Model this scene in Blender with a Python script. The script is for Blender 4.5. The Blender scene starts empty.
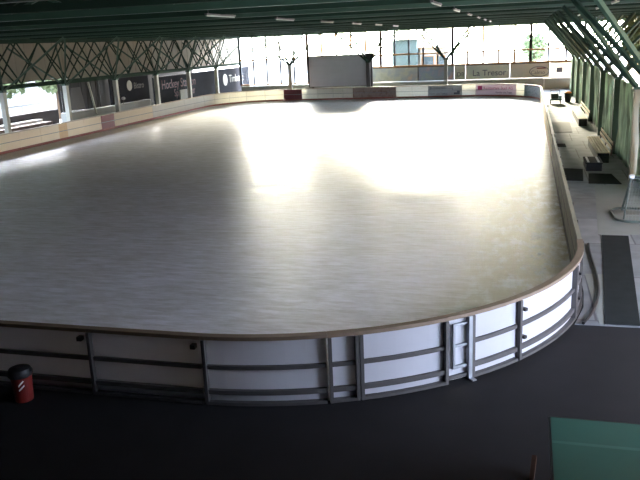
import bpy, bmesh, math, random
from mathutils import Vector, Matrix
random.seed(7)
S = bpy.context.scene
COL = S.collection
PI = math.pi

# ---------------------------------------------------------------- materials
MATS = {}
def new_mat(name):
    m = bpy.data.materials.new(name); m.use_nodes = True
    return m, m.node_tree.nodes, m.node_tree.links, m.node_tree.nodes['Principled BSDF']

def mat(name, col, rough=.6, metal=0., var=.12, scale=3., bump=0., spec=.4):
    """plain surface with procedural tone variation"""
    if name in MATS: return MATS[name]
    m, N, L, P = new_mat(name)
    tc = N.new('ShaderNodeTexCoord'); no = N.new('ShaderNodeTexNoise')
    no.inputs['Scale'].default_value = scale; no.inputs['Detail'].default_value = 5
    L.new(tc.outputs['Object'], no.inputs['Vector'])
    mx = N.new('ShaderNodeMix'); mx.data_type = 'RGBA'
    mx.inputs['A'].default_value = tuple(c*(1-var) for c in col) + (1,)
    mx.inputs['B'].default_value = tuple(min(1, c*(1+var)) for c in col) + (1,)
    L.new(no.outputs['Fac'], mx.inputs['Factor']); L.new(mx.outputs['Result'], P.inputs['Base Color'])
    P.inputs['Roughness'].default_value = rough; P.inputs['Metallic'].default_value = metal
    P.inputs['Specular IOR Level'].default_value = spec
    if bump:
        b = N.new('ShaderNodeBump'); b.inputs['Strength'].default_value = bump
        L.new(no.outputs['Fac'], b.inputs['Height']); L.new(b.outputs['Normal'], P.inputs['Normal'])
    MATS[name] = m
    return m

def mottled(name, cols, scale, rough=.6):
    """several colours in soft patches"""
    m, N, L, P = new_mat(name)
    tc = N.new('ShaderNodeTexCoord'); no = N.new('ShaderNodeTexNoise')
    no.inputs['Scale'].default_value = scale; no.inputs['Detail'].default_value = 4
    L.new(tc.outputs['Object'], no.inputs['Vector'])
    cr = N.new('ShaderNodeValToRGB'); e = cr.color_ramp.elements
    e[0].position = .3; e[0].color = cols[0] + (1,)
    e[1].position = .7; e[1].color = cols[-1] + (1,)
    for i, c in enumerate(cols[1:-1]):
        x = e.new(.3 + .4*(i+1)/(len(cols)-1)); x.color = c + (1,)
    L.new(no.outputs['Fac'], cr.inputs['Fac']); L.new(cr.outputs['Color'], P.inputs['Base Color'])
    P.inputs['Roughness'].default_value = rough
    MATS[name] = m
    return m

def ice_material():
    m, N, L, P = new_mat('ice')
    tc = N.new('ShaderNodeTexCoord')
    mp = N.new('ShaderNodeMapping'); mp.inputs['Scale'].default_value = (.22, .55, 1); mp.inputs['Rotation'].default_value = (0, 0, .25)
    L.new(tc.outputs['Object'], mp.inputs['Vector'])
    n1 = N.new('ShaderNodeTexNoise'); n1.inputs['Scale'].default_value = 1.3; n1.inputs['Detail'].default_value = 9; n1.inputs['Roughness'].default_value = .62
    L.new(mp.outputs['Vector'], n1.inputs['Vector'])
    mp2 = N.new('ShaderNodeMapping'); mp2.inputs['Scale'].default_value = (.8, 3.2, 1); mp2.inputs['Rotation'].default_value = (0, 0, -.2)
    L.new(tc.outputs['Object'], mp2.inputs['Vector'])
    n2 = N.new('ShaderNodeTexNoise'); n2.inputs['Scale'].default_value = 1.6; n2.inputs['Detail'].default_value = 8; n2.inputs['Roughness'].default_value = .7
    L.new(mp2.outputs['Vector'], n2.inputs['Vector'])
    cr = N.new('ShaderNodeValToRGB'); e = cr.color_ramp.elements
    e[0].position = .3; e[0].color = (.72, .735, .80, 1); e[1].position = .68; e[1].color = (.86, .88, 1.0, 1)
    L.new(n1.outputs['Fac'], cr.inputs['Fac'])
    cr2 = N.new('ShaderNodeValToRGB'); e = cr2.color_ramp.elements
    e[0].position = .38; e[0].color = (.72, .71, .68, 1); e[1].position = .62; e[1].color = (1, 1, 1, 1)
    L.new(n2.outputs['Fac'], cr2.inputs['Fac'])
    mx = N.new('ShaderNodeMix'); mx.data_type = 'RGBA'; mx.blend_type = 'MULTIPLY'; mx.inputs['Factor'].default_value = 1
    L.new(cr.outputs['Color'], mx.inputs['A']); L.new(cr2.outputs['Color'], mx.inputs['B'])
    # boards' shadow (left) and curtain reflection (near right) painted into the ice colour
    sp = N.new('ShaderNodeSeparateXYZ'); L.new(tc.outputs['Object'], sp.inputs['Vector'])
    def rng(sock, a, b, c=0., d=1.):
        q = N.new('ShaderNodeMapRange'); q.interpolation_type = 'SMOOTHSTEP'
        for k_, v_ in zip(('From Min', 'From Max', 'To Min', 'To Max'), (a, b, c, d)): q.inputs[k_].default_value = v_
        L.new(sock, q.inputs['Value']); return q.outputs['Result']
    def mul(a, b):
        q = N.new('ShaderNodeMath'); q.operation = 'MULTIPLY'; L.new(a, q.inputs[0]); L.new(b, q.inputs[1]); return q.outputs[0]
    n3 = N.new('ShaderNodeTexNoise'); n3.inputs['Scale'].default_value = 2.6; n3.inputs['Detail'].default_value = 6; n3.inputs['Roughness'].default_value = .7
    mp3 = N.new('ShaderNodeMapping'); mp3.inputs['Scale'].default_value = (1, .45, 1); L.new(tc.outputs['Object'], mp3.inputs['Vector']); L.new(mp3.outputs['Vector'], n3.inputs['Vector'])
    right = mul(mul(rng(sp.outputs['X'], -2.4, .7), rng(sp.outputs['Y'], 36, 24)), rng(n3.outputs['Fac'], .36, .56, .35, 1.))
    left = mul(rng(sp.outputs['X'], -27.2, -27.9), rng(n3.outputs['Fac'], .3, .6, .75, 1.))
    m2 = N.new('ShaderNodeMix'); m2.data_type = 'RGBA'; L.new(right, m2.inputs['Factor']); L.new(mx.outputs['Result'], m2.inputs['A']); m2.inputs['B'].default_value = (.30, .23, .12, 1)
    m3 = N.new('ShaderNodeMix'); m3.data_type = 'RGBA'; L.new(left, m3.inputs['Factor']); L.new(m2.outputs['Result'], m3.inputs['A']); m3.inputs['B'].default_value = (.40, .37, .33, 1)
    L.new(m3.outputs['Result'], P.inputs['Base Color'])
    mr = N.new('ShaderNodeMapRange'); mr.inputs['From Min'].default_value = .3; mr.inputs['From Max'].default_value = .7
    mr.inputs['To Min'].default_value = .29; mr.inputs['To Max'].default_value = .38
    L.new(n1.outputs['Fac'], mr.inputs['Value']); L.new(mr.outputs['Result'], P.inputs['Roughness'])
    b = N.new('ShaderNodeBump'); b.inputs['Strength'].default_value = .22; b.inputs['Distance'].default_value = .05
    L.new(n2.outputs['Fac'], b.inputs['Height']); L.new(b.outputs['Normal'], P.inputs['Normal'])
    P.inputs['Specular IOR Level'].default_value = .5
    P.inputs['IOR'].default_value = 1.31
    MATS['ice'] = m
    return m

def slab_material(name, c1, c2, mortar, scale):
    m, N, L, P = new_mat(name)
    tc = N.new('ShaderNodeTexCoord'); br = N.new('ShaderNodeTexBrick')
    br.inputs['Color1'].default_value = c1 + (1,); br.inputs['Color2'].default_value = c2 + (1,); br.inputs['Mortar'].default_value = mortar + (1,)
    br.inputs['Scale'].default_value = scale; br.inputs['Brick Width'].default_value = .8; br.inputs['Row Height'].default_value = 1.6
    br.inputs['Mortar Size'].default_value = .012; br.offset = .35
    L.new(tc.outputs['Object'], br.inputs['Vector'])
    no = N.new('ShaderNodeTexNoise'); no.inputs['Scale'].default_value = 1.6; no.inputs['Detail'].default_value = 8
    L.new(tc.outputs['Object'], no.inputs['Vector'])
    cr = N.new('ShaderNodeValToRGB'); e = cr.color_ramp.elements
    e[0].position = .35; e[0].color = (.72, .72, .72, 1); e[1].position = .65; e[1].color = (1, 1, 1, 1)
    L.new(no.outputs['Fac'], cr.inputs['Fac'])
    mx = N.new('ShaderNodeMix'); mx.data_type = 'RGBA'; mx.blend_type = 'MULTIPLY'; mx.inputs['Factor'].default_value = 1
    L.new(br.outputs['Color'], mx.inputs['A']); L.new(cr.outputs['Color'], mx.inputs['B']); L.new(mx.outputs['Result'], P.inputs['Base Color'])
    P.inputs['Roughness'].default_value = .7
    MATS[name] = m
    return m

def thin_material(name, col, trans, translucent=True):
    """cloth or foil that lets light through"""
    m, N, L, P = new_mat(name)
    out = N['Material Output']
    tc = N.new('ShaderNodeTexCoord'); no = N.new('ShaderNodeTexNoise'); no.inputs['Scale'].default_value = 1.1; no.inputs['Detail'].default_value = 5
    mp = N.new('ShaderNodeMapping'); mp.inputs['Scale'].default_value = (1, 2.2, .35)
    L.new(tc.outputs['Object'], mp.inputs['Vector']); L.new(mp.outputs['Vector'], no.inputs['Vector'])
    cr = N.new('ShaderNodeValToRGB'); e = cr.color_ramp.elements
    e[0].position = .35; e[0].color = tuple(c*.4 for c in col) + (1,); e[1].position = .66; e[1].color = tuple(min(1, c*1.9) for c in col) + (1,)
    L.new(no.outputs['Fac'], cr.inputs['Fac'])
    L.new(cr.outputs['Color'], P.inputs['Base Color']); P.inputs['Roughness'].default_value = .6
    t = N.new('ShaderNodeBsdfTranslucent'); L.new(cr.outputs['Color'], t.inputs['Color'])
    a = N.new('ShaderNodeMixShader'); a.inputs['Fac'].default_value = trans
    L.new(P.outputs['BSDF'], a.inputs[1]); L.new(t.outputs['BSDF'], a.inputs[2]); L.new(a.outputs['Shader'], out.inputs['Surface'])
    MATS[name] = m
    return m

def glass_material():
    m, N, L, P = new_mat('glass')
    out = N['Material Output']
    t = N.new('ShaderNodeBsdfTransparent'); t.inputs['Color'].default_value = (.93, .96, .97, 1)
    g = N.new('ShaderNodeBsdfGlossy'); g.inputs['Roughness'].default_value = .03
    a = N.new('ShaderNodeMixShader'); a.inputs['Fac'].default_value = .07
    L.new(t.outputs['BSDF'], a.inputs[1]); L.new(g.outputs['BSDF'], a.inputs[2]); L.new(a.outputs['Shader'], out.inputs['Surface'])
    MATS['glass'] = m
    return m

def let_through(m, k):
    N, L = m.node_tree.nodes, m.node_tree.links; P = N['Principled BSDF']; out = N['Material Output']
    t = N.new('ShaderNodeBsdfTranslucent'); c = P.inputs['Base Color'].links[0].from_socket; L.new(c, t.inputs['Color'])
    a = N.new('ShaderNodeMixShader'); a.inputs['Fac'].default_value = k
    L.new(P.outputs['BSDF'], a.inputs[1]); L.new(t.outputs['BSDF'], a.inputs[2]); L.new(a.outputs['Shader'], out.inputs['Surface'])
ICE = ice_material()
GLASS = glass_material()
WALK = slab_material('walkway_concrete', (.17, .18, .20), (.24, .245, .26), (.10, .10, .11), .55)
RUBBER = mat('black_rubber', (.012, .012, .0145), .8, 0, .35, 1.2, .15, .2)
DIRT = mat('outdoor_concrete', (.62, .60, .57), .9, 0, .15, .3)
GREEN = mat('green_steel', (.040, .085, .055), .5, 0, .2, 1.5)
DGREEN = mat('dark_green_steel', (.022, .042, .028), .9, 0, .3, .6, 0, .1)
ROOFM = mat('dark_green_roof_sheet', (.030, .050, .034), .9, 0, .35, .35, 0, .1)
FROST = mat('white_board', (.64, .63, .68), .45, 0, .05, 2)
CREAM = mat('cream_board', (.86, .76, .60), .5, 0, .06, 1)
PALEB = mat('pale_grey_board', (.72, .71, .66), .5, 0, .06, 1)
MAROON = mat('maroon_board', (.20, .045, .055), .5, 0, .15, 2)
RUSTY = mottled('red_brown_print', [(.25, .13, .11), (.42, .33, .30), (.30, .22, .20)], 2.2)
GREYAD = mat('grey_print', (.42, .43, .44), .5, 0, .08, 2)
PINKAD = mat('pale_pink_print', (.66, .58, .64), .5, 0, .04, 2)
TEALAD = mottled('grey_teal_print', [(.16, .20, .21), (.34, .36, .38), (.20, .22, .22)], 3)
RAILW = mat('brown_wood_rail', (.17, .12, .085), .55, 0, .25, 5)
RAILC = mat('light_rail', (.50, .42, .33), .5, 0, .15, 3)
STEELD = mat('dark_grey_steel', (.085, .078, .078), .5, .3, .25, 4)
STEELL = mat('galvanised_steel', (.33, .34, .37), .45, .6, .2, 5)
KICK = mat('red_brown_kick_strip', (.30, .09, .07), .5, 0, .2, 3)
COLM = mat('pale_column_paint', (.46, .46, .38), .6, 0, .12, 1.5)
BLACKM = mat('black_plastic', (.012, .012, .014), .5, 0, .2, 3)
REDM = mat('red_plastic', (.14, .01, .007), .45, 0, .15, 3)
WHITEM = mat('white_paint', (.80, .80, .80), .5, 0, .03, 3)
CLAD = mat('grey_brown_cladding', (.32, .29, .22), .8, 0, .2, .5)
BANNER = mat('black_banner_cloth', (.022, .022, .027), .95, 0, .3, .7, 0, .08)
REDTEXT = mat('dull_red_print', (.085, .02, .022), .6)
GREYTEXT = mat('beige_print', (.36, .34, .28), .6)
MAGTEXT = mat('magenta_print', (.42, .05, .18), .5)
DARKTEXT = mat('slate_print', (.10, .11, .15), .5)
WOODS = mat('sunlit_wood', (.72, .62, .46), .6, 0, .2, 4)  # sunlight on the bench slats put into a brighter base colour
BROWNBOARD = mottled('mottled_brown_board', [(.07, .055, .035), (.15, .12, .075), (.045, .035, .02)], 1.4)  # dark brown mottle for the ice side of the near right boards
DARKK = mat('dark_brown_strip', (.06, .035, .025), .6)
RAILO = mat('olive_rail', (.26, .25, .19), .5, 0, .2, 3)
CURT = thin_material('grey_green_curtain', (.32, .46, .36), .55)
TARP = mat('dark_tarpaulin', (.035, .035, .038), .7, 0, .3, .8)
TABLEM = mat('green_tabletop', (.035, .125, .10), .6, 0, .1, 3)
CONC = mat('grey_concrete', (.36, .37, .33), .85, 0, .15, .8)
SCOREB = mat('grey_score_panel', (.60, .62, .65), .5, 0, .1, 1)
BROWNW = mat('brown_timber', (.07, .03, .018), .7, 0, .3, 1.5)
LEAF = mat('leaves', (.13, .17, .08), .8, 0, .4, 2)
BARK = mat('bark', (.12, .08, .05), .9, 0, .3, 4)
MURAL = mottled('faded_green_mural', [(.38, .43, .35), (.55, .58, .50), (.40, .46, .50), (.58, .50, .44)], .9)
BEIGEAD = mottled('beige_green_print', [(.60, .66, .58), (.74, .74, .64), (.76, .68, .58)], .7)
WINDOWG = mat('dark_window_glass', (.06, .08, .09), .2, 0, .2, 1)
NETM = mat('grey_net_cord', (.30, .32, .30), .8, 0, .1, 5)
ORANGE = mat('orange_paint', (.75, .22, .04), .5)

for m_ in (FROST, CREAM, PALEB, PINKAD, GREYAD): let_through(m_, .42)      # milky plastic sheets
FARW = mat('milky_far_board', (.93, .92, .86), .5, 0, .04, 2); let_through(FARW, .6)
# ---------------------------------------------------------------- mesh helpers
def link(name, bm, m, parent=None, origin=None):
    me = bpy.data.meshes.new(name)
    if origin is not None: bmesh.ops.translate(bm, verts=bm.verts, vec=-Vector(origin))
    bmesh.ops.recalc_face_normals(bm, faces=bm.faces)
    bm.to_mesh(me); bm.free(); me.materials.append(m)
    o = bpy.data.objects.new(name, me); COL.objects.link(o)
    if parent is not None:
        o.parent = parent
        if origin is not None: o.location = Vector(origin) - parent.location
    elif origin is not None: o.location = origin
    return o

def B(): return bmesh.new()
def box(bm, x0, x1, y0, y1, z0, z1):
    vs = [bm.verts.new((x, y, z)) for x in (x0, x1) for y in (y0, y1) for z in (z0, z1)]
    for f in ((0,1,3,2),(4,6,7,5),(0,4,5,1),(2,3,7,6),(0,2,6,4),(1,5,7,3)): bm.faces.new([vs[i] for i in f])
    return bm
def bar(bm, a, b, w, h=None):
    """square bar between two points"""
    a = Vector(a); b = Vector(b); h = h or w
    d = (b-a).normalized(); up = Vector((0,0,1)) if abs(d.z) < .95 else Vector((0,1,0))
    s = d.cross(up).normalized(); u = s.cross(d)
    r = []
    for p in (a, b):
        for i, j in ((-1,-1),(1,-1),(1,1),(-1,1)): r.append(bm.verts.new(p + s*i*w/2 + u*j*h/2))
    bm.faces.new(r[0:4]); bm.faces.new(r[4:8][::-1])
    for i in range(4): bm.faces.new((r[i], r[(i+1)%4], r[4+(i+1)%4], r[4+i]))
    return bm
def tube(bm, pts, rad, n=8):
    pts = [Vector(p) for p in pts]; rings = []
    for i, p in enumerate(pts):
        d = (pts[min(i+1, len(pts)-1)] - pts[max(i-1, 0)]).normalized()
        up = Vector((0,0,1)) if abs(d.z) < .9 else Vector((0,1,0))
        s = d.cross(up).normalized(); u = s.cross(d)
        rings.append([bm.verts.new(p + (s*math.cos(2*PI*k/n) + u*math.sin(2*PI*k/n))*rad) for k in range(n)])
    for a, b in zip(rings, rings[1:]):
        for k in range(n): bm.faces.new((a[k], a[(k+1)%n], b[(k+1)%n], b[k]))
    bm.faces.new(rings[0][::-1]); bm.faces.new(rings[-1])
    return bm
def lathe(bm, c, prof, n=24):
    c = Vector(c); rings = []
    for r, z in prof: rings.append([bm.verts.new(c + Vector((r*math.cos(2*PI*k/n), r*math.sin(2*PI*k/n), z))) for k in range(n)])
    for a, b in zip(rings, rings[1:]):
        for k in range(n): bm.faces.new((a[k], a[(k+1)%n], b[(k+1)%n], b[k]))
    bm.faces.new(rings[0][::-1]); bm.faces.new(rings[-1])
    return bm
def poly(bm, pts, z0, z1):
    lo = [bm.verts.new((x, y, z0)) for x, y in pts]; hi = [bm.verts.new((x, y, z1)) for x, y in pts]
    bm.faces.new(lo[::-1]); bm.faces.new(hi); n = len(pts)
    for i in range(n): bm.faces.new((lo[i], lo[(i+1)%n], hi[(i+1)%n], hi[i]))
    return bm
def text_bm(body, size, depth=.012):
    """letters in the XZ plane, standing, starting at x=0"""
    cu = bpy.data.curves.new('t', 'FONT'); cu.body = body; cu.size = size; cu.extrude = depth/2
    o = bpy.data.objects.new('t', cu); COL.objects.link(o)
    dg = bpy.context.evaluated_depsgraph_get(); me = o.evaluated_get(dg).to_mesh()
    bm = B(); bm.from_mesh(me); o.evaluated_get(dg).to_mesh_clear()
    bpy.data.objects.remove(o); bpy.data.curves.remove(cu)
    for v in bm.verts: v.co = Vector((v.co.x, -v.co.z, v.co.y))
    return bm

def tag(o, label=None, cat=None, group=None, kind=None):
    if label: o['label'] = label
    if cat: o['category'] = cat
    if group: o['group'] = group
    if kind: o['kind'] = kind
    return o
def empty(name, loc, label, cat, group=None):
    o = bpy.data.objects.new(name, None); COL.objects.link(o); o.location = loc; o.empty_display_size = .2
    return tag(o, label, cat, group)
def part(name, bm, m, root, label=None):
    """geometry given in world coordinates, root has no rotation"""
    o = link(name, bm, m, root, tuple(root.location))
    o.location = (0, 0, 0)
    if label: o['label'] = label
    return o
def struct(name, bm, m): return tag(link(name, bm, m), kind='structure')

# ---------------------------------------------------------------- rink outline
X0, X1, Y0, Y1, R = -29.27, 1.18, 9.97, 71.9, 6.26
SX, SY, AR = X1-X0-2*R, Y1-Y0-2*R, PI*R/2
TOT = 2*SX + 2*SY + 4*AR
def rim(s):
    """point on the ice-side line of the boards and the outward direction"""
    s %= TOT
    for kind, ln, a in (('h', SX, 0), ('a', AR, 0), ('v', SY, 0), ('a', AR, 1), ('h', SX, 1), ('a', AR, 2), ('v', SY, 1), ('a', AR, 3)):
        if s <= ln:
            if kind == 'h': return ((X0+R+s, Y0), (0, -1)) if a == 0 else ((X1-R-s, Y1), (0, 1))
            if kind == 'v': return ((X1, Y0+R+s), (1, 0)) if a == 0 else ((X0, Y1-R-s), (-1, 0))
            cx = X1-R if a in (0, 1) else X0+R; cy = Y0+R if a in (0, 3) else Y1-R
            t = -PI/2 + a*PI/2 + s/R
            return (cx+R*math.cos(t), cy+R*math.sin(t)), (math.cos(t), math.sin(t))
        s -= ln
def s_near(x): return x-(X0+R)
def s_arc(k, deg):   # k: 0 near right, 1 far right, 2 far left
    base = [SX, SX+AR+SY, SX+AR+SY+AR+SX][k]
    return base + R*math.radians(deg - (-90 + 90*k))
def s_right(y): return SX+AR+(y-(Y0+R))
def s_far(x): return SX+2*AR+SY+(X1-R-x)
def s_left(y): return 2*SX+3*AR+SY+(Y1-R-y)
def sweep(bm, s0, s1, n0, n1, z0, z1):
    k = max(1, int((s1-s0)/.28)); rings = []
    for i in range(k+1):
        (x, y), (nx, ny) = rim(s0+(s1-s0)*i/k)
        rings.append([bm.verts.new((x+nx*n, y+ny*n, z)) for n, z in ((n0, z0), (n1, z0), (n1, z1), (n0, z1))])
    for a, b in zip(rings, rings[1:]):
        for j in range(4): bm.faces.new((a[j], a[(j+1)%4], b[(j+1)%4], b[j]))
    bm.faces.new(rings[0][::-1]); bm.faces.new(rings[-1])
    return bm
def post_bm(bm, s, w=.055, z1=1.10):
    (x, y), (nx, ny) = rim(s); tx, ty = -ny, nx
    vs = []
    for z in (0, z1):
        for a, n in ((-w/2, .03), (w/2, .03), (w/2, .125), (-w/2, .125)): vs.append(bm.verts.new((x+tx*a+nx*n, y+ty*a+ny*n, z)))
    bm.faces.new(vs[0:4][::-1]); bm.faces.new(vs[4:8])
    for i in range(4): bm.faces.new((vs[i], vs[(i+1)%4], vs[4+(i+1)%4], vs[4+i]))
    return bm
def rim_text(body, size, s, z, m, root, depth=.012):
    """letters standing on the ice side, read from inside the rink"""
    bm = text_bm(body, size, depth)
    for v in bm.verts:
        (x, y), (nx, ny) = rim(s - v.co.x)
        n = -.008 + v.co.y
        v.co = Vector((x+nx*n, y+ny*n, z+v.co.z))
    return part('lettering', bm, m, root)

# ---------------------------------------------------------------- floor, ice
struct('floor', box(B(), -36.5, 4.75, -6.3, 80.1, -.25, -.012), RUBBER)
outl = []
n = 200
for i in range(n):
    (x, y), (nx, ny) = rim(TOT*i/n); outl.append((x, y))
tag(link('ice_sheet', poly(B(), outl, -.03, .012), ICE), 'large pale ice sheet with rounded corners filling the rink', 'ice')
wk = []
for i in range(61):
    s = s_arc(0, -17.5) + (s_arc(1, 80)-s_arc(0, -17.5))*i/60
    (x, y), (nx, ny) = rim(s); wk.append((x+nx*.16, y+ny*.16))
wk += [(wk[-1][0], 80.1), (4.75, 80.1), (4.75, 14.35)]
struct('trim_1', poly(B(), wk, -.2, 0.0), WALK)          # concrete walkway right of the rink
struct('trim_2', box(B(), -200, 200, -60, 300, -.6, -.26), DIRT)  # ground outside

# ---------------------------------------------------------------- rink boards
GRP = 'rink board sections'
def section(s0, s1, label, m=FROST, rail=RAILW, double=False, rails=True, group=None, posts=True, latch=False):
    (x, y), _ = rim((s0+s1)/2)
    t = empty('board_section', (x, y, 0), label, 'rink board', group)
    g = .012
    part('panel', sweep(B(), s0+g, s1-g, 0, .03, .03, 1.10), m, t)
    part('top_rail', sweep(B(), s0+.002, s1-.002, -.035 if m is not BROWNBOARD else -.01, .10 if m is not BROWNBOARD else .08, 1.10, 1.16), rail, t)
    part('kick_strip', sweep(B(), s0+g, s1-g, -.014, 0, .014, .17), KICK if m is not BROWNBOARD else DARKK, t, 'dark red-brown kick strip on the ice side')
    part('seam_strip', sweep(B(), s0+g, s1-g, -.006, 0, .60, .635), STEELL if m is not BROWNBOARD else DARKK, t)
    if rails:
        part('middle_rail', sweep(B(), s0+.03, s1-.03, .03, .085, .60, .665), STEELD, t)
        part('bottom_rail', sweep(B(), s0+.03, s1-.03, .03, .10, .175, .25), STEELD, t)
        part('ground_rail', sweep(B(), s0+.03, s1-.03, .03, .12, 0, .05), STEELD, t)
        part('post', post_bm(B(), s0+.035), STEELD, t)
        if double: part('post', post_bm(B(), s1-.035), STEELD, t)
        if latch == 'end':
            (px, py), (nx, ny) = rim(s1-.13)
            part('latch', bar(B(), (px+nx*.03, py+ny*.03, .98), (px+nx*.13, py+ny*.13, .98), .08, .07), BLACKM, t, 'black latch')
        elif latch:
            for z in (.93, .42):
                (px, py), (nx, ny) = rim(s0+.10)
                part('latch', bar(B(), (px+nx*.03, py+ny*.03, z), (px+nx*.17, py+ny*.17, z), .07, .05), BLACKM, t, 'black latch')
    return t

near = [-18.8, -16.8, -14.8, -12.8, -10.8, -8.8, -6.83, s_arc(0, -87.5), s_arc(0, -69.5)]
ns = [s_near(v) for v in near[:7]] + near[7:]
words = ['out beyond the left edge', 'out beyond the left edge', 'out beyond the left edge', 'out beyond the left edge', 'behind the red bin', 'just right of the red bin', 'between the second and third near posts', 'left of the narrow board']
NEARLAB = [
 'dim white near rink board far outside the left edge of view', 'dim white near rink board second outside the left edge',
 'dim white near rink board third outside the left edge', 'dim white near rink board next to the bin board on its left',
 'dim white near rink board standing behind the red bin', 'dim grey near rink board immediately right of the red bin board',
 'dim grey near rink board, second to the right of the red bin board',
 'grey near rink board with dark rails touching the narrow infill board on its left']
for i in range(len(ns)-1):
    section(ns[i], ns[i+1], NEARLAB[i], latch='end' if i in (5, 6) else False)
section(s_arc(0,-69.5), s_arc(0,-65), 'narrow upright infill board between two dark posts at bottom centre', double=True)
section(s_arc(0,-65), s_arc(0,-51.2), 'white curved near rink board directly left of the small gate', double=True)
# gate
ga, gb = s_arc(0,-51.2), s_arc(0,-47.1)
(gx, gy), _ = rim((ga+gb)/2)
gt = empty('rink_gate', (gx, gy, 0), 'narrow white rink gate with small steel inner frame in the near curved boards', 'gate')
part('panel', sweep(B(), ga+.01, gb-.01, 0, .03, .05, 1.10), FROST, gt)
part('top_rail', sweep(B(), ga, gb, -.035, .10, 1.10, 1.16), RAILW, gt)
part('post', post_bm(B(), gb-.03, .07), STEELL, gt)
fb = B(); sweep(fb, ga+.10, ga+.135, .04, .09, .24, 1.0); sweep(fb, ga+.10, gb-.06, .04, .08, .97, 1.01)
sweep(fb, ga+.10, gb-.06, .04, .08, .60, .64); sweep(fb, ga+.10, gb-.06, .04, .08, .22, .27)
part('gate_frame', fb, STEELL, gt)
part('bottom_rail', sweep(B(), ga+.02, gb-.06, .03, .09, .05, .10), STEELD, gt)
(fx, fy), (nx, ny) = rim(gb-.02)
part('foot_plate', bar(B(), (fx+nx*.06, fy+ny*.06, .012), (fx+nx*.22, fy+ny*.22, .0), .08, .02), STEELL, gt)
section(s_arc(0,-47.1), s_arc(0,-37), 'white curved near rink board directly right of the small gate')
section(s_arc(0,-37), s_arc(0,-15.2), 'bright white curved rink board with two black latches, widest of the near corner', double=True, latch=True)
section(s_arc(0,-15.2), s_right(16.4), 'bright white rink board where the near right corner turns to the walkway', latch=True)
y = 16.4; i = 0
while y < 63.5:
    y2 = y+2.0
    lab = ('sunlit right side rink board bordering the grey walkway')
    if y < 34: section(s_right(y), s_right(y2), 'right side rink board with brown mottled ice side, near half', BROWNBOARD, RAILO, group='brown mottled right side boards')
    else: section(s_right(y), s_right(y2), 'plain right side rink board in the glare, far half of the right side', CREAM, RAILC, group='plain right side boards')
    y = y2; i += 1
section(s_right(y), s_arc(1,0), 'right side rink board, last before the far right corner', FROST, RAILC)
# far right corner and far end, right to left
section(s_arc(1,0), s_arc(1,38), 'grey teal advert board in a reddish frame at the far right rink corner', TEALAD, KICK, rails=False)
section(s_arc(1,38), s_arc(1,47.5), 'short white rink board between the teal advert and the pale pink advert', FARW, RAILC, rails=False)
pk = section(s_arc(1,47.5), s_arc(1,85), 'pale pink advert rink board with magenta logo and lettering', PINKAD, RAILC, rails=False)
section(s_arc(1,85), s_far(-5.8), 'short white rink board between the pale pink advert and the grey advert', FARW, RAILC, rails=False)
gy_ = section(s_far(-5.8), s_far(-8.98), 'pale grey advert rink board with two lines of small print', GREYAD, RAILC, rails=False)
section(s_far(-8.98), s_far(-10.5), 'white far rink board touching the grey advert board on its left side', FARW, RAILC, rails=False)
section(s_far(-10.5), s_far(-12.05), 'white far rink board right next to the mottled red-brown advert', FARW, RAILC, rails=False)
section(s_far(-12.05), s_far(-16.3), 'mottled red-brown advert rink board right of the grey score panel', RUSTY, RAILC, rails=False)
section(s_far(-16.3), s_far(-17.3), 'short white far rink board under the score panel, beside the red-brown advert', FARW, RAILC, rails=False)
section(s_far(-17.3), s_far(-18.3), 'short white far rink board under the middle of the score panel', FARW, RAILC, rails=False)
section(s_far(-18.3), s_far(-19.85), 'white far rink board under the left part of the score panel', FARW, RAILC, rails=False)
section(s_far(-19.85), s_far(-21.5), 'glaring white far rink board between maroon board and score panel', FARW, RAILC, rails=False)
section(s_far(-21.5), s_arc(2,93.5), 'plain maroon far rink board left of the score panel', MAROON, RAILC, rails=False)
cl = ['white rink board touching the maroon far board on its left', 'white rink board second left of the maroon far board', 'off-white rink board third left of the maroon far board, in the corner curve',
      'off-white rink board in the far left corner below the banner edge', 'off-white rink board ending the far left corner curve']
for i in range(5):
    a0, a1 = 93.5+i*17.3, 93.5+(i+1)*17.3
    section(s_arc(2, a0), s_arc(2, a1), cl[i], PALEB, RAILC, rails=False)
ys = [65.62, 63.4, 61.35, 59.3, 57.3, 55.3, 53.3, 51.3, 49.3, 47.5, 45.28, 43.3, 42.35, 40.4, 38.35, 36.3, 34.3, 32.3, 30.3]
LL = {8: ('maroon rink board among the cream boards on the left side', MAROON), 9: ('cream left rink board directly nearer than the maroon board', CREAM),
      7: ('cream left rink board directly beyond the maroon board', CREAM), 11: ('narrow yellowish rink board in front of the second left column', mat('yellowish_board', (.80, .58, .33), .5)),
      10: ('cream left rink board just beyond the narrow yellowish board', CREAM), 12: ('cream left rink board just nearer than the narrow yellowish board', CREAM),
      13: ('cream left rink board second nearer than the narrow yellowish board', CREAM), 14: ('cream left rink board nearest the left picture edge, by the first column', CREAM)}
for i in range(len(ys)-1):
    if i in LL: lab, m = LL[i]; g = None
    elif i < 5: lab, m, g = 'pale grey left rink board in front of the black banner', PALEB, 'pale left boards by the banner'
    elif i < 7: lab, m, g = 'cream left rink board in front of the dark round-logo board', CREAM, 'cream left boards by the logo board'
    else: lab, m, g = 'cream left rink board beyond the left edge of view', CREAM, 'left boards beyond the view'
    section(s_left(ys[i]), s_left(ys[i+1]), lab, m, RAILC, group=g, rails=False)
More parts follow.
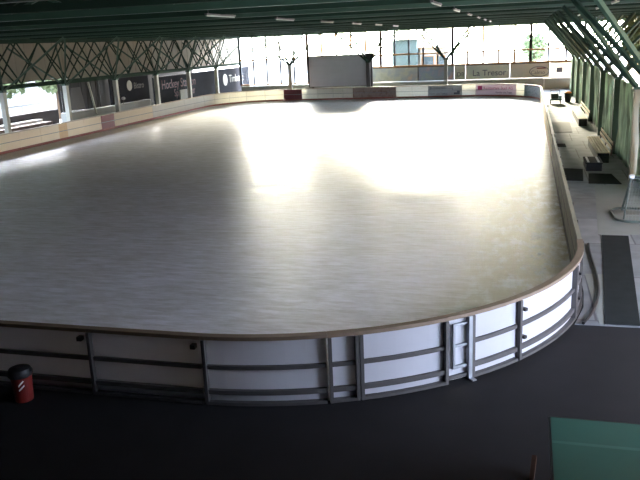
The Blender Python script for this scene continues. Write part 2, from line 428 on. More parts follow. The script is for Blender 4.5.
# print on the far boards (s runs right to left, so letters start at the higher s)
def logo_square(s, w, z0, z1, m, root):
    part('logo', sweep(B(), s-w, s, -.014, -.006, z0, z1), m, root)
logo_square(s_arc(1,85)-.20, .42, .62, .98, MAGTEXT, pk)
rim_text('Restaurant Stadl AG', .36, s_arc(1,85)-.72, .66, MAGTEXT, pk)
rim_text('Familie und Team', .24, s_arc(1,85)-1.9, .30, DARKTEXT, pk)
rim_text('Bauunternehmung', .30, s_far(-8.98)-.15, .76, DARKTEXT, gy_)
rim_text('Hoch- und Tiefbau', .22, s_far(-8.98)-.15, .28, DARKTEXT, gy_)
bm = B(); sweep(bm, s_far(-5.8)+.2, s_far(-5.8)+.75, -.014, -.006, .26, .44); sweep(bm, s_far(-5.8)+.2, s_far(-5.8)+.45, -.014, -.006, .44, .60)
part('logo', bm, DARKTEXT, gy_)

# hose lying round the near right corner, outside the boards
pts = []
for i in range(25):
    t = i/24; a = Vector((1.72, 20.2, .03)); b = Vector((1.74, 16.3, .03)); c = Vector((1.20, 14.3, .03))
    p = a*(1-t)**2 + b*2*t*(1-t) + c*t*t
    p = a*(1-t)**3 + Vector((1.6, 18.5, .03))*3*t*(1-t)**2 + Vector((1.95, 16.2, .03))*3*t*t*(1-t) + c*t**3
    pts.append(p)
tag(link('hose', tube(B(), pts, .03), BLACKM), 'black hose lying on the concrete beside the near right boards', 'hose')

# ---------------------------------------------------------------- walls, roof
struct('wall_back', box(B(), -36.5, 8, -6.6, -6.3, -.25, 7.4), mat('dark_wall', (.05, .05, .055), .8, 0, .2, .5))
struct('wall_right_added', box(B(), 4.6, 4.75, -6.3, 8.0, -.25, 7.3), MATS['dark_wall'])  # unseen wall added to cut the daylight on the near boards
struct('wall_left', box(B(), -33.6, -33.3, -6.3, 36.5, -.25, 7.3), MATS['dark_wall'])
bm = box(B(), -33.4, -33.2, 36.5, 85.5, 3.75, 7.3)
box(bm, -33.4, -33.2, 50, 84.8, 3.42, 3.75)
for k in range(45): box(bm, -33.2, -33.17, 36.6+k*1.08, 36.66+k*1.08, 3.75, 7.3)
struct('wall_left_upper', bm, CLAD)
struct('wall_left_outer', box(B(), -36.5, -36.3, 54.6, 79, -.25, 3.9), MATS['dark_wall'])
bm = box(B(), -36.6, 9.5, -6.6, 81.0, 7.35, 7.5)
for k in range(60): box(bm, -36.5, 9.4, -6+k*1.45, -5.88+k*1.45, 7.26, 7.35)
struct('ceiling', bm, ROOFM)
struct('trim_3', box(B(), -31.1, -30.9, -6.3, 80, 6.35, 7.3), DGREEN)     # left fascia
struct('trim_4', box(B(), -36.6, 9.5, 80.3, 80.6, 6.35, 7.35), GREEN)      # far fascia
struct('trim_5', box(B(), 9.3, 9.5, -6.3, 80.3, 6.3, 7.35), GREEN)         # right fascia
struct('trim_6', box(B(), -31.25, -31.0, 46.2, 80, 3.48, 3.74), DGREEN)    # eaves beam over the left bays
struct('trim_7', box(B(), -31.2, -31.05, 32.9, 46.2, 3.50, 3.62), DGREEN)
# transverse lattice girders
ti = 8
k = 0
y = -3.9
while y < 79:
    bm = B(); box(bm, -33, 9.2, y-.12, y+.12, 6.5, 6.68); box(bm, -33, 9.2, y-.1, y+.1, 7.05, 7.25)
    x = -33
    while x < 9:
        bar(bm, (x, y, 6.66), (x+1.3, y, 7.1), .08); bar(bm, (x+1.3, y, 7.1), (x+2.6, y, 6.66), .08); x += 2.6
    struct('trim_%d' % ti, bm, GREEN if k % 2 else DGREEN); ti += 1; k += 1
    y += 3.35
for x in (-28.4, -25.6, -20.4, -15.2, -10, -4.8, 1.7, 6.9):
    struct('trim_%d' % ti, box(B(), x-.08, x+.08, -6.3, 80.2, 6.70, 6.86), DGREEN); ti += 1

# lattice on the left between column heads and roof: two planes
def lattice(name, x, y0, step, label, w):
    t = empty(name, (x, 36.2, 3.6), label, 'lattice girder')
    bm = B(); box(bm, x-.05, x+.05, 33, 79.6, 3.56, 3.68) if False else None
    yy = y0; n_ = 0
    while yy + step < 79.6:
        part('diagonal_rod', bar(B(), (x, yy, 3.68), (x, yy+step, 6.32), w), DGREEN, t)
        part('diagonal_rod', bar(B(), (x+.06, yy+step, 3.68), (x+.06, yy, 6.32), w), DGREEN, t)
        yy += step*.5 if False else step; n_ += 1
    bm = B(); box(bm, x-.07, x+.12, 33, 79.6, 3.56, 3.68); box(bm, x-.07, x+.12, 33, 79.6, 6.30, 6.42)
    part('chord', bm, DGREEN, t)
lattice('lattice_girder', -31.6, 33.1, 2.3, 'dark green lattice of crossed rods above the left columns, nearer layer', .07)
lattice('lattice_girder', -32.7, 34.2, 3.0, 'dark green lattice of crossed rods above the left columns, rear layer', .07)

# columns with their four spreading struts
def column(x, y, top, label, group=None, m=COLM, w=.30, sm=GREEN, sides=(1,-1), ys_=(1,-1), sw=.10):
    t = empty('column', (x, y, 0), label, 'column', group)
    part('shaft', box(B(), x-w/2, x+w/2, y-w/2, y+w/2, -.012, top-.08), m, t)
    part('cap_plate', box(B(), x-w/2-.06, x+w/2+.06, y-w/2-.06, y+w/2+.06, top-.08, top), sm, t)
    for dx in sides:
        for dy in ys_:
            part('strut', bar(B(), (x+dx*.08, y+dy*.08, top), (x+dx*2.6, y+dy*3.25, 6.52), sw, sw*1.1), sm, t)
lc = ['pale square column nearest the left picture edge', 'pale square left column behind the narrow yellowish board', 'pale square left column beside the dark round-logo board',
      'pale square left column at the near end of the black banner', 'pale left column standing behind the middle of the black banner', 'pale left column at the far end of the banner']
for i, y in enumerate((39.6, 46.25, 52.95, 59.8, 66.4, 73.1)):
    column(-31, y, 3.45, lc[i])
rcl = ['tan right column beside the goal, beyond the right picture edge', 'tan right column at the right picture edge just beyond the goal',
       'green right column behind the nearer slatted bench', 'green right column between the two slatted benches', 'green right column behind the farther slatted bench',
       'green right column just past the farther slatted bench', 'green right column beside the small bin with orange lid', 'green right column nearest the far window wall']
for i in range(8):
    column(3.98, 22.95+6.7*i, 3.45, rcl[i], m=(COLM if i < 2 else GREEN), sw=.115)
fc = ['slim grey far column left of the score panel', 'dark far column at the right edge of the score panel', 'grey far column right of the score panel, in front of the mural']
for i, x in enumerate((-23.1, -15.0, -7.45)):
    column(x, 73.4, 3.5, fc[i], m=(CONC if i != 1 else STEELD), w=.34, sm=DGREEN, sw=.125)

# ceiling light battens, switched off
TUBEM = mat('unlit_tube', (.40, .45, .36), .4)
def batten(x, y):
    t = empty('light_batten', (x, y, 6.5), 'unlit pale fluorescent batten in a row under the green roof', 'ceiling light', 'unlit light battens under the roof')
    part('housing', box(B(), x-.04, x+.04, y-1.2, y+1.2, 6.46, 6.51), STEELD, t)
    for dy in (-1, 1): part('hanger', tube(B(), [(x, y+dy, 6.5), (x, y+dy, 7.27)], .01, 5), STEELD, t)
    part('tube', tube(B(), [(x, y-1.15, 6.44), (x, y+1.15, 6.44)], .022), TUBEM, t)
for x in (-9.4, -2.6, 3.0):
    for j in range(6): batten(x, 22.9+6.7*j)

# ---------------------------------------------------------------- far window wall
WFR = mat('window_frame', (.42, .20, .08), .6, 0, .2, 2)
WFD = mat('dark_window_frame', (.07, .08, .10), .6, 0, .2, 2)
bays = [(-31.0, -23.1), (-23.1, -15.0), (-15.0, -7.45), (-7.45, .35), (.35, 5.5)]
for i, (a, b) in enumerate(bays):
    lo = 1.15 if i < 1 else 2.62
    r = bpy.data.objects.new('window_%d' % (i+1), None); COL.objects.link(r); r.location = ((a+b)/2, 80.1, lo); r['kind'] = 'structure'
    bm = B(); nn = max(3, round((b-a)/1.6))
    for k in range(nn+1):
        x = a+(b-a)*k/nn; w = .20 if k % nn else .28
        box(bm, x-w/2, x+w/2, 80.04, 80.16, lo, 6.36)
    part('mullion_frame', bm, WFD if i % 2 == 0 else WFR, r)
    bm = B()
    for z in (lo, 3.86): box(bm, a, b, 79.98, 80.2, z, z+.16)
    part('transom', bm, WFR, r)
    for z0, z1 in ((lo+.1, 3.86), (3.96, 6.36)):
        part('pane', box(B(), a+.05, b-.05, 80.09, 80.105, z0, z1), GLASS, r)
struct('wall_far', box(B(), -31.0, 5.5, 80.0, 80.2, -.25, 1.12), CONC)

# adverts on the far parapet
def ad_board(x0, x1, z0, z1, m, label, name='advert_board', items=()):
    t = empty(name, ((x0+x1)/2, 79.9, z0), label, 'advert board')
    part('panel', box(B(), x0, x1, 79.88, 79.97, z0, z1), m, t)
    bm = B(); box(bm, x0, x1, 79.85, 79.99, z1, z1+.06); box(bm, x0, x0+.06, 79.85, 79.99, z0, z1); box(bm, x1-.06, x1, 79.85, 79.99, z0, z1)
    part('frame', bm, STEELD, t)
    for body, size, x, z, mm in items:
        bm = text_bm(body, size); bmesh.ops.translate(bm, verts=bm.verts, vec=(x, 79.868, z)); part('lettering', bm, mm, t)
    return t
ad_board(-22.8, -16.4, 1.14, 2.5, GREYAD, 'plain grey board on the parapet behind the score panel')
ad_board(-16.35, -11.0, 1.14, 2.56, MURAL, 'faded green mural board right of the score panel')
m1 = ad_board(-10.98, -7.25, 1.14, 2.56, mottled('blue_pink_mural', [(.42,.48,.42), (.32,.40,.52), (.60,.44,.44)], 1.1), 'faded mural board with blue and pink patches left of the grey column')
b1 = ad_board(-7.23, -6.1, 1.14, 2.56, BEIGEAD, 'small beige advert board with black letters just right of the far grey column', items=[('DB', .6, -6.98, 1.5, DARKTEXT)])
b2 = ad_board(-6.08, -1.65, 1.14, 2.56, BEIGEAD, 'wide beige-green advert board with dark slanted lettering', items=[('La Tresor', .85, -5.4, 1.5, DARKTEXT)])
b3 = ad_board(-1.63, 2.24, 1.14, 2.56, mottled('cream_print', [(.52,.50,.44), (.60,.54,.46), (.50,.50,.48)], .8), 'cream advert board with oval emblem and lettering', items=[('Calmo', .52, .42, 1.5, DARKTEXT)])
bm = B()
ring = [(.3+.95+.93*math.cos(a*PI/18), 79.862, 1.75+.5*math.sin(a*PI/18)) for a in range(37)]
tube(bm, ring, .035, 6); part('emblem', bm, DARKTEXT, b3)
bm = B(); poly(bm, [(1.0, 79.85), (1.9, 79.85), (1.9, 79.87), (1.0, 79.87)], 2.02, 2.14); part('emblem_bar', bm, REDM, b3)
b4 = ad_board(2.26, 5.4, 1.14, 2.56, PALEB, 'cream board with a small dark picture at the right end of the parapet')
part('picture', box(B(), 2.9, 3.5, 79.85, 79.87, 1.6, 2.1), DARKTEXT, b4)
tag(link('ledge', box(box(box(B(), 1.6, 4.9, 79.3, 79.995, 1.0, 1.10), 1.7, 1.78, 79.5, 79.6, 0.0, 1.0), 4.6, 4.68, 79.5, 79.6, 0.0, 1.0), WHITEM), 'white ledge below the right-hand parapet advert', 'ledge')

# score panel
sp = empty('score_panel', (-18.2, 74.1, 0), 'big plain grey score panel with dark side post standing behind the far boards', 'scoreboard')
part('panel', box(B(), -21.3, -15.35, 74.05, 74.35, 1.2, 4.2), SCOREB, sp)
bm = B(); box(bm, -21.34, -21.24, 74.0, 74.4, 1.15, 4.25); box(bm, -21.3, -15.35, 74.0, 74.4, 4.2, 4.26); box(bm, -21.3, -15.35, 74.0, 74.4, 1.14, 1.2)
part('frame', bm, STEELD, sp)
part('side_post', box(B(), -15.36, -14.75, 74.0, 74.42, -.012, 4.35), STEELD, sp, 'dark post at the right of the panel')
part('foot', box(B(), -21.0, -20.85, 74.1, 74.3, -.012, 1.15), STEELD, sp)

# ---------------------------------------------------------------- left bays
st = empty('spectator_stand', (-34.3, 40.5, 0), 'stepped spectator stand outside behind the nearest left boards', 'stand')
part('lower_step', box(B(), -33.0, -32.2, 36.6, 46.0, -.012, .95), mat('brown_step', (.16, .11, .10), .7), st)
part('middle_step', box(B(), -33.7, -33.01, 36.6, 46.0, -.25, 1.12), WHITEM, st, 'white middle step')
part('upper_step', box(B(), -34.8, -33.71, 36.6, 49.0, -.25, 1.55), mat('dark_step', (.05, .04, .045), .7), st, 'dark upper step')
part('handrail', bar(B(), (-34.75, 36.8, 2.05), (-34.75, 48.8, 2.05), .06), STEELL, st)
for y in (38.5, 42.5, 46.2): part('rail_post', bar(B(), (-34.75, y, 1.55), (-34.75, y, 2.05), .05), STEELL, st)

tp = empty('tarpaulin', (-31.6, 49.6, .9), 'dark hanging tarpaulin sheets behind the maroon left board', 'tarpaulin')
bm = B()
for k in range(24):
    y0 = 46.6+k*.26
    box(bm, -31.9+.06*math.sin(k*1.3), -31.86+.06*math.sin(k*1.3), y0, y0+.27, 1.45, 3.44)
part('sheet', bm, TARP, tp)
bm = B(); poly(bm, [(47.5, 1.5), (49.6, 1.5), (49.2, 3.1), (48.0, 3.1)], 0, .03)
for v in bm.verts: v.co = Vector((-31.74-v.co.z, v.co.x, v.co.y))
part('patch', bm, mat('grey_tarpaulin', (.10, .10, .10), .7), tp, 'greyer patch on the tarpaulin')
tag(link('leaning_pole', bar(B(), (-31.45, 49.85, 3.4), (-31.45, 50.5, 1.0), .12), COLM), 'pale leaning pole in front of the dark tarpaulin', 'pole')
sn = tag(link('low_wall', box(B(), -31.9, -31.5, 46.6, 59.4, -.012, 1.38), CONC), 'low grey wall with pale top under the tarpaulin and logo board', 'low wall')
tag(link('white_sheet', box(B(), -31.95, -31.45, 46.9, 49.6, 1.385, 1.43), WHITEM), 'white strip lying on the low wall under the dark tarpaulin', 'sheet')

lb = empty('logo_board', (-31.6, 56.4, 1.4), 'dark board with round beige logo between two left columns', 'advert board')
part('panel', box(B(), -31.75, -31.65, 53.2, 59.55, 1.4, 3.42), BANNER, lb)
def side_text(body, size, y, z, m, root, x=-31.63):
    bm = text_bm(body, size)
    for v in bm.verts: v.co = Vector((x - v.co.y, y + v.co.x, z + v.co.z))
    return part('lettering', bm, m, root)
def side_disc(y, z, r, m, root, x=-31.63, name='logo'):
    bm = B(); poly(bm, [(r*math.cos(a*PI/12), r*math.sin(a*PI/12)) for a in range(24)], -.01, .008)
    for v in bm.verts: v.co = Vector((x+v.co.z, y+v.co.x, z+v.co.y))
    part(name, bm, m, root)
side_disc(56.2, 2.75, .42, GREYTEXT, lb)
side_text('Bistro', .72, 56.9, 2.45, mat('dim_beige_print', (.10, .09, .075), .6), lb)
sl = empty('spotlight', (-31.5, 54.7, 1.75), 'small white spotlight in front of the round-logo board', 'spotlight')
part('lamp_head', lathe(B(), (-31.45, 54.7, 1.72), [(.05, 0), (.14, .03), (.17, .12), (.12, .2), (.04, .23)], 12), WHITEM, sl)
part('bracket', bar(B(), (-31.5, 54.7, 1.38), (-31.45, 54.7, 1.73), .05), STEELD, sl)

bn = empty('banner', (-31.5, 72, .5), 'long black banner with red and beige lettering along the far left side', 'banner')
bm = B()
for k in range(60):
    y0 = 60.1+k*.4
    box(bm, -31.56, -31.50, y0, y0+.401, .45, 3.16)
part('cloth', bm, BANNER, bn)
bm = B(); bar(bm, (-31.5, 60.0, 3.19), (-31.5, 84.2, 3.19), .06)
part('top_cord', bm, STEELD, bn)
side_text('Hockey Stadion', 1.15, 61.6, 2.05, REDTEXT, bn, -31.48)
side_text('Sportcenter', .95, 64.0, 1.25, REDTEXT, bn, -31.48)
side_disc(76.6, 2.05, .62, GREYTEXT, bn, -31.48)
side_text('Timbatec', 1.15, 77.7, 1.72, GREYTEXT, bn, -31.48)
side_disc(81.8, .95, .35, mat('dim_grey_print', (.12, .12, .13), .6), bn, -31.48, 'emblem')
gc = empty('sign_stand', (-30.6, 64.6, 0), 'small grey sign standing in front of the black banner', 'sign')
part('panel', box(B(), -30.7, -30.6, 63.5, 65.0, 1.0, 1.85), CONC, gc)
part('leg', bar(B(), (-30.65, 63.7, -.012), (-30.65, 63.7, 1.0), .05), STEELD, gc)
part('leg', bar(B(), (-30.65, 64.8, -.012), (-30.65, 64.8, 1.0), .05), STEELD, gc)

# ---------------------------------------------------------------- right side: curtains
def curtain(y0, y1, label, seed, group=None, low=.06):
    rnd = random.Random(seed)
    t = empty('curtain', (4.18, (y0+y1)/2, 0), label, 'curtain', group)
    bm = B(); ny, nz = 44, 10; g = []
    ph = rnd.random()*6; am = .06+.05*rnd.random()
    for j in range(nz+1):
        row = []
        f = j/nz
        for i in range(ny+1):
            u = i/ny; sq = 1-(.06+.16*((seed*37)%5)/5)*math.sin(PI*f)*(.5+.5*rnd.random()*.1)
            yy = (y0+y1)/2 + (u-.5)*(y1-y0)*sq
            x = 4.10 + am*math.sin(u*(13+seed%4*3)+ph+2.2*math.sin(f*2.4+seed)) + .03*math.sin(u*41+ph+1.5*f)
            z = low + (3.42-low)*f - .10*math.sin(PI*u)*(f > .95)
            row.append(bm.verts.new((x, yy, z)))
        g.append(row)
    for j in range(nz):
        for i in range(ny): bm.faces.new((g[j][i], g[j][i+1], g[j+1][i+1], g[j+1][i]))
    for f in bm.faces: f.smooth = True
    bmesh.ops.solidify(bm, geom=bm.faces[:], thickness=.008)
    part('cloth', bm, CURT, t)
    part('curtain_rod', tube(B(), [(4.12, y0-.05, 3.47), (4.12, y1+.05, 3.47)], .025), STEELL, t)
clb = ['', 'behind the goal', 'just beyond the tan column', 'behind the near end of the slatted bench', 'behind the far end of the slatted bench', 'between the two benches']
for i in range(8):
    a = 22.95+6.7*i
    for j in range(2):
        k = i*2+j
        y0 = a+.22+j*3.15; y1 = y0+3.0
        if i == 0 and j == 0: continue
        if k < 6: curtain(y0, y1, 'grey-green hanging curtain on the right ' + clb[k], k)
        else: curtain(y0, y1, 'grey-green hanging curtain in the far half of the right side', k, 'far right side curtains')
struct('baseboard_right', box(B(), 4.14, 4.26, 23.2, 79.8, 0, .32), GREEN)

# benches
def bench(x0, x1, y0, y1, label):
    """slatted seat on a closed dark base, backrest on the curtain side"""
    t = empty('bench', ((x0+x1)/2, (y0+y1)/2, 0), label, 'bench')
    nsl = 5; w = (x1-x0)/nsl
    for k in range(nsl): part('seat_slat', box(B(), x0+k*w+.012, x0+(k+1)*w-.012, y0, y1, .42, .46), WOODS, t)
    part('base', box(B(), x0+.06, x1-.04, y0+.05, y1-.05, 0, .415), BLACKM, t)
    for k, z in enumerate((.58, .76)):
        part('back_slat', box(B(), x1+.02+.04*k, x1+.05+.04*k, y0, y1, z, z+.13), WOODS, t)
    for yy in (y0+.15, (y0+y1)/2, y1-.15):
        part('back_bracket', bar(B(), (x1+.03, yy, .30), (x1+.13, yy, .92), .05), STEELD, t)
bench(2.98, 3.55, 33.6, 38.9, 'sunlit slatted wooden bench beside the walkway, the nearer of two')
bench(3.05, 3.62, 47.2, 54.6, 'sunlit slatted wooden bench farther along the walkway')

# mats
def floor_mat(pts, label, name='rubber_mat', m=RUBBER, h=.02):
    return tag(link(name, poly(B(), pts, .001, h), m), label, 'mat')
MATM = mat('dark_grey_mat', (.016, .019, .020), .95, 0, .3, 3, .1, .1)
floor_mat([(1.60, 14.38), (2.24, 14.38), (2.83, 21.2), (2.145, 21.2)], 'long dark grey runner mat on the walkway near the goal', 'runner_mat', MATM)
floor_mat([(1.48, 29.5), (2.2, 29.4), (2.35, 32.0), (1.6, 32.2)], 'small dark mat on the walkway beside the boards', m=MATM)
floor_mat([(2.35, 28.9), (3.5, 28.8), (3.35, 30.9), (2.5, 31.0)], 'dark mat on the walkway in front of the near bench', m=MATM)
floor_mat([(1.5, 38.5), (2.0, 38.5), (2.0, 39.6), (1.5, 39.6)], 'small dark square mat beside the boards farther up the walkway', m=MATM)
floor_mat([(1.45, 44.3), (2.6, 44.3), (2.7, 49.3), (1.5, 49.3)], 'large grey mat on the walkway beside the farther bench', m=mat('grey_mat', (.13, .13, .13), .8))
cr = empty('storage_box', (2.75, 32.4, 0), 'dark low storage box with pale lid strips before the near bench', 'box')
part('body', box(B(), 2.45, 3.05, 31.6, 33.2, .001, .30), BLACKM, cr)
part('lid', box(B(), 2.42, 3.08, 31.57, 33.23, .30, .34), MATM, cr)
part('strip', box(B(), 2.5, 2.58, 31.7, 33.1, .34, .352), STEELL, cr)
part('strip', box(B(), 2.9, 2.98, 31.7, 33.1, .34, .352), STEELL, cr)

# pieces of lighter slab
SLAB = mat('pale_slab', (.21, .22, .21), .8, 0, .12, 2, .05)
def slab(pts, label): return tag(link('floor_slab', poly(B(), pts, -.1, .006), SLAB), label, 'floor slab')
slab([(1.50, 14.37), (1.58, 14.37), (1.93, 17.6), (1.45, 17.6)], 'pale concrete slab between hose and runner mat')
slab([(2.05, 21.3), (3.9, 21.5), (3.9, 28.6), (2.55, 28.6)], 'pale concrete slab under the goal')

# hockey goal
GOALM = mat('grey_green_goal_tube', (.08, .10, .09), .5, .2, .3, 6)
go = empty('hockey_goal', (3.1, 23.6, 0), 'green-grey metal goal frame with net standing by the right curtains', 'goal')
gx0, gx1, gyf = 2.72, 3.76, 24.6
base = [(gx1, gyf-.1, .045)]
for a in range(13):
    t = PI/2 + a*PI/2/12
    base.append((gx0+.35+.38*math.cos(t)-.0, gyf-.4+.38*math.sin(t), .045))
for a in range(1, 13):
    t = PI + a*PI/2/12
    base.append((gx0+.45+.48*math.cos(t), 23.2+.48*math.sin(t), .045))
base.append((gx1, 22.72, .045))
part('base_frame', tube(B(), base, .035), GOALM, go)
part('post', tube(B(), [(3.0, 24.3, .05), (3.12, 23.55, 1.22)], .035), GOALM, go)
part('post', tube(B(), [(gx1-.05, 24.3, .05), (gx1-.05, 23.6, 1.22)], .035), GOALM, go)
part('crossbar', tube(B(), [(3.12, 23.55, 1.22), (gx1-.05, 23.6, 1.22)], .04), GOALM, go)
part('brace', tube(B(), [(3.12, 23.55, 1.22), (2.9, 22.95, .06)], .025), GOALM, go)
part('clamp', lathe(B(), (3.12, 23.55, 1.18), [(.05, 0), (.09, .02), (.09, .10), (.04, .13)], 12), WHITEM, go, 'white clamp on the corner')
bm = B()
for k in range(9):
    u = k/8
    bar(bm, (3.0+u*.71, 24.28, .06), (3.12+u*.59, 23.56, 1.2), .005); bar(bm, (2.9+u*.81, 22.78, .06), (3.12+u*.59, 23.56, 1.2), .005)
for k in range(1, 8):
    u = k/8
    bar(bm, (3.0+.12*u, 24.28-.72*u, .06+1.14*u), (3.71, 24.28-.72*u, .06+1.14*u), .005)
    bar(bm, (2.9+.22*u, 22.78+.78*u, .06+1.14*u), (3.71, 22.78+.78*u, .06+1.14*u), .005)
part('net', bm, NETM, go)

# far right: trolley, bin
tr = empty('trolley', (2.3, 63, 0), 'dark teal trolley loaded with tools at the far end of the walkway', 'trolley')
part('deck', box(B(), 1.85, 2.75, 62.3, 64.0, .28, .42), mat('teal_paint', (.05, .12, .13), .5), tr)
part('load', box(B(), 1.95, 2.5, 62.6, 63.8, .42, .80), mat('dark_teal_canvas', (.04, .07, .075), .8), tr)
part('light_box', box(B(), 2.52, 2.74, 62.5, 63.3, .42, .66), mat('light_blue_plastic', (.30, .45, .60), .4), tr)
part('handle', tube(B(), [(1.95, 64.0, .4), (1.95, 64.25, .95), (2.65, 64.25, .95), (2.65, 64.0, .4)], .025), STEELD, tr)
for xx in (1.92, 2.68):
    for yy in (62.6, 63.7):
        part('wheel', tube(B(), [(xx-.03, yy, .14), (xx+.03, yy, .14)], .14, 14), BLACKM, tr)
bi = empty('waste_bin', (3.3, 64.2, 0), 'small dark bin with orange lid by the far right curtains', 'bin')
part('body', lathe(B(), (3.3, 64.2, 0), [(.22, 0), (.27, .7)], 16), BLACKM, bi)
part('lid', lathe(B(), (3.3, 64.2, .7), [(.29, 0), (.29, .05), (.15, .16)], 16), ORANGE, bi)

# ---------------------------------------------------------------- foreground
rb = empty('refuse_bin', (-7.78, 9.45, 0), 'red bin with black lid standing before the near boards at the left edge', 'bin')
part('body', lathe(B(), (-7.78, 9.45, -.012), [(.17, 0), (.175, .03), (.20, .50), (.205, .52)], 28), REDM, rb)
part('lid', lathe(B(), (-7.79, 9.45, .50), [(.22, 0), (.235, .02), (.235, .08), (.20, .15), (.10, .19)], 28), BLACKM, rb)
bm = B()
for k in range(8):
    a0 = -PI/2 + .35 - .05 + k*.07; a1 = a0 + .07
    for zz in (.24+.012*k, .33+.014*k):
        vs = [bm.verts.new((-7.78+.197*math.cos(a), 9.45+.197*math.sin(a), z)) for a, z in ((a0, zz), (a1, zz+.012), (a1, zz+.05), (a0, zz+.035))]
        bm.faces.new(vs)
part('mark', bm, WHITEM, rb, 'white printed mark')

rb.scale = (.85, .85, .85); rb.location = (-7.9, 9.5, 0)

tt = empty('green_table', (1.2, 7.6, 0), 'green tabletop with dark edge at the bottom right corner', 'table')
bm = box(B(), .415, 1.93, 6.2, 8.92, .775, .80)
part('tabletop', bm, TABLEM, tt)
part('edge_frame', (lambda b: (box(b, .39, .413, 6.18, 8.94, .72, .80), box(b, 1.932, 1.955, 6.18, 8.94, .72, .80), box(b, .413, 1.932, 8.922, 8.945, .72, .80), box(b, .413, 1.932, 6.155, 6.198, .72, .80), b)[-1])(B()), BLACKM, tt)
part('stripe', box(B(), .416, 1.93, 8.28, 8.34, .8003, .8015), mat('paler_green_stripe', (.06, .17, .14), .6), tt, 'paler green stripe across the top')
for xx in (.5, 1.84):
    for yy in (6.4, 8.7): part('leg', bar(B(), (xx, yy, -.012), (xx, yy, .72), .05), BLACKM, tt)
tag(link('wooden_stake', bar(B(), (.205, 8.72, -.012), (.24, 9.02, .16), .06), BROWNW), 'small reddish-brown wooden block on the floor left of the green table', 'wood')

# ---------------------------------------------------------------- outside
def cabin(x0, x1, y0, y1, h, m, label, win=(), roof=WFR, winm=WINDOWG):
    t = empty('cabin', ((x0+x1)/2, (y0+y1)/2, -.26), label, 'building')
    part('wall', box(B(), x0, x1, y0, y1, -.26, h), m, t)
    part('roof', box(B(), x0-.15, x1+.15, y0-.2, y1+.2, h, h+.12), roof, t)
    for a, b, c, d in win:
        w = part('window', box(B(), a, b, y0-.05, y0+.02, c, d), WFR, t)
        p = link('pane', box(B(), a+.08, b-.08, y0-.07, y0-.05, c+.08, d-.08), winm, w, tuple(t.location)); p.location = (0, 0, 0)
cabin(-14.4, -11.7, 84, 88, 5.35, mat('dark_teal_wall', (.07, .10, .10), .7), 'tall dark grey-green cabin outside the far windows', roof=mat('black_roof', (.03,.03,.03), .7))
cabin(-11.5, -8.6, 85, 88, 4.4, mat('beige_wall', (.34, .31, .28), .8), 'lower beige cabin with windows beside the tall dark cabin',
      [(-11.3, -9.9, 2.3, 3.6), (-9.7, -8.7, 2.3, 3.6)])
cabin(13, 20, 14, 110, 8.5, mat('brown_timber_wall', (.52, .30, .15), .8, 0, .4, .6), 'long brown timber building outside beyond the right curtains')
cabin(-50, -44, 28, 78, 7.5, mat('added_building_grey', (.34, .35, .36), .8, 0, .2, .4), 'long pale building added outside on the left to block sky light')  # added to hide bright sky and dim the glow on the left ice
def tree(x, y, h, r, seed, label, group=None):
    rnd = random.Random(seed)
    t = empty('tree', (x, y, -.26), label, 'tree', group)
    bm = B(); tube(bm, [(x, y, -.26), (x+.1, y, h*.35), (x-.05, y+.1, h*.6)], .16, 8)
    for k in range(5):
        a = rnd.random()*6.28; tube(bm, [(x, y, h*(.3+.05*k)), (x+math.cos(a)*r*.6, y+math.sin(a)*r*.6, h*(.5+.07*k))], .05, 5)
    part('trunk', bm, BARK, t)
    bm = B()
    for k in range(520):
        a, b = rnd.random()*6.283, rnd.uniform(-1, 1); rr = r*(.35+.65*rnd.random()**.5)
        c = Vector((x+rr*math.cos(a)*math.sqrt(1-b*b), y+rr*math.sin(a)*math.sqrt(1-b*b), h*.66+b*h*.34*(rr/r)))
        d1 = Vector((rnd.uniform(-1,1), rnd.uniform(-1,1), rnd.uniform(-1,1))).normalized()*.32
        d2 = d1.cross(Vector((rnd.uniform(-1,1), rnd.uniform(-1,1), rnd.uniform(-1,1)))).normalized()*.22
        bm.faces.new([bm.verts.new(c+d1), bm.verts.new(c+d2), bm.verts.new(c-d1), bm.verts.new(c-d2)])
    part('crown', bm, LEAF, t)
tree(.9, 106, 5.6, 1.6, 1, 'leafy tree outside behind the right end of the far windows')
for i, (x, y) in enumerate(((9, 30), (10, 37), (9.5, 45), (10.4, 54), (9, 64), (10.2, 74))):
    tree(x, y, 6.5+.3*i, 2.0, 10+i, 'leafy tree outside the right curtains', 'trees outside the right curtains')
for i, (x, y) in enumerate(((-41, 52), (-41.5, 60), (-41, 68))):
    tree(x+.3, y, 6.5, 2.2, 20+i, 'leafy tree outside beyond the left stand', 'trees outside the left stand')

# ---------------------------------------------------------------- light
w = bpy.data.worlds.new('World'); S.world = w; w.use_nodes = True
N, L = w.node_tree.nodes, w.node_tree.links
bg = N['Background']; tc = N.new('ShaderNodeTexCoord'); sx = N.new('ShaderNodeSeparateXYZ'); cr = N.new('ShaderNodeValToRGB')
L.new(tc.outputs['Generated'], sx.inputs['Vector']); L.new(sx.outputs['Z'], cr.inputs['Fac'])
e = cr.color_ramp.elements; e[0].position = 0; e[0].color = (1, .88, .66, 1); e[1].position = .7; e[1].color = (.80, .82, .9, 1)
L.new(cr.outputs['Color'], bg.inputs['Color']); 
SUN_AZ, SUN_EL = -8, 6.8
d = Vector((math.sin(math.radians(SUN_AZ))*math.cos(math.radians(SUN_EL)), math.cos(math.radians(SUN_AZ))*math.cos(math.radians(SUN_EL)), math.sin(math.radians(SUN_EL))))
dp = N.new('ShaderNodeVectorMath'); dp.operation = 'DOT_PRODUCT'; dp.inputs[1].default_value = d
L.new(tc.outputs['Generated'], dp.inputs[0])
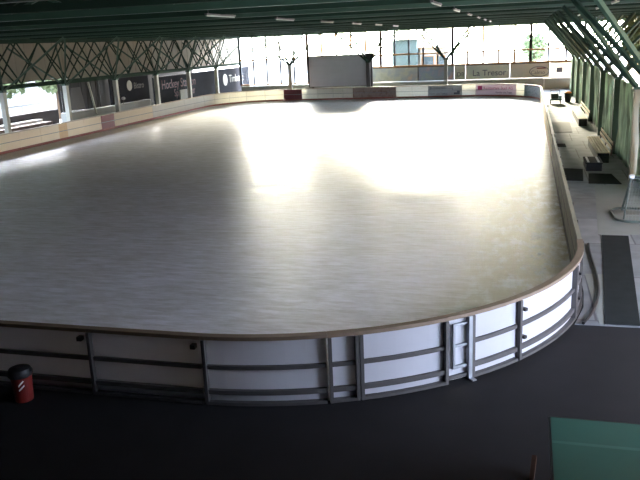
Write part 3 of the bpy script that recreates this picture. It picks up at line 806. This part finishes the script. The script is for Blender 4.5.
def mth(op, a, b):
    n_ = N.new('ShaderNodeMath'); n_.operation = op
    for i_, v_ in enumerate((a, b)):
        if hasattr(v_, 'links'): L.new(v_, n_.inputs[i_])
        else: n_.inputs[i_].default_value = v_
    return n_.outputs[0]
glow = mth('POWER', mth('MAXIMUM', dp.outputs['Value'], 0.0), 5.0)      # hazy sky, brighter round the low sun
L.new(mth('ADD', mth('MULTIPLY', glow, 56.0), 25.0), bg.inputs['Strength'])
cm = N.new('ShaderNodeMix'); cm.data_type = 'RGBA'; L.new(glow, cm.inputs['Factor']); cm.inputs['A'].default_value = (.66, .78, 1, 1)
L.new(cr.outputs['Color'], cm.inputs['B']); L.new(cm.outputs['Result'], bg.inputs['Color'])

sun = bpy.data.lights.new('sun', 'SUN'); sun.energy = 40; sun.angle = math.radians(9); sun.color = (1, .86, .62)
so = bpy.data.objects.new('sun', sun); COL.objects.link(so)
SUN_EL = 11
d = Vector((math.sin(math.radians(SUN_AZ))*math.cos(math.radians(SUN_EL)), math.cos(math.radians(SUN_AZ))*math.cos(math.radians(SUN_EL)), math.sin(math.radians(SUN_EL))))
so.rotation_euler = d.to_track_quat('Z', 'Y').to_euler(); so.location = (-10, 100, 20)

# ---------------------------------------------------------------- camera
cam = bpy.data.cameras.new('camera'); co = bpy.data.objects.new('camera', cam); COL.objects.link(co)
yaw, pitch, roll, H, F = -.275, .26, -.044, 5.506, 741.2
f = Vector((math.sin(yaw)*math.cos(pitch), math.cos(yaw)*math.cos(pitch), -math.sin(pitch)))
r = Vector((math.cos(yaw), -math.sin(yaw), 0)); u = r.cross(f)
r2 = r*math.cos(roll)+u*math.sin(roll); u2 = -r*math.sin(roll)+u*math.cos(roll)
co.matrix_world = Matrix(((r2.x, u2.x, -f.x, 0), (r2.y, u2.y, -f.y, 0), (r2.z, u2.z, -f.z, H), (0, 0, 0, 1)))
cam.sensor_fit = 'HORIZONTAL'; cam.sensor_width = 36; cam.lens = F*36/640; cam.clip_end = 600; cam.clip_start = .05
S.camera = co
S.view_settings.view_transform = 'Standard'; S.view_settings.look = 'None'; S.view_settings.exposure = 0.0; S.view_settings.gamma = 1
S.view_settings.use_curve_mapping = False
S.cycles.use_denoising = True
S.cycles.max_bounces = 10; S.cycles.diffuse_bounces = 5; S.cycles.transparent_max_bounces = 16
S.cycles.sample_clamp_indirect = 8
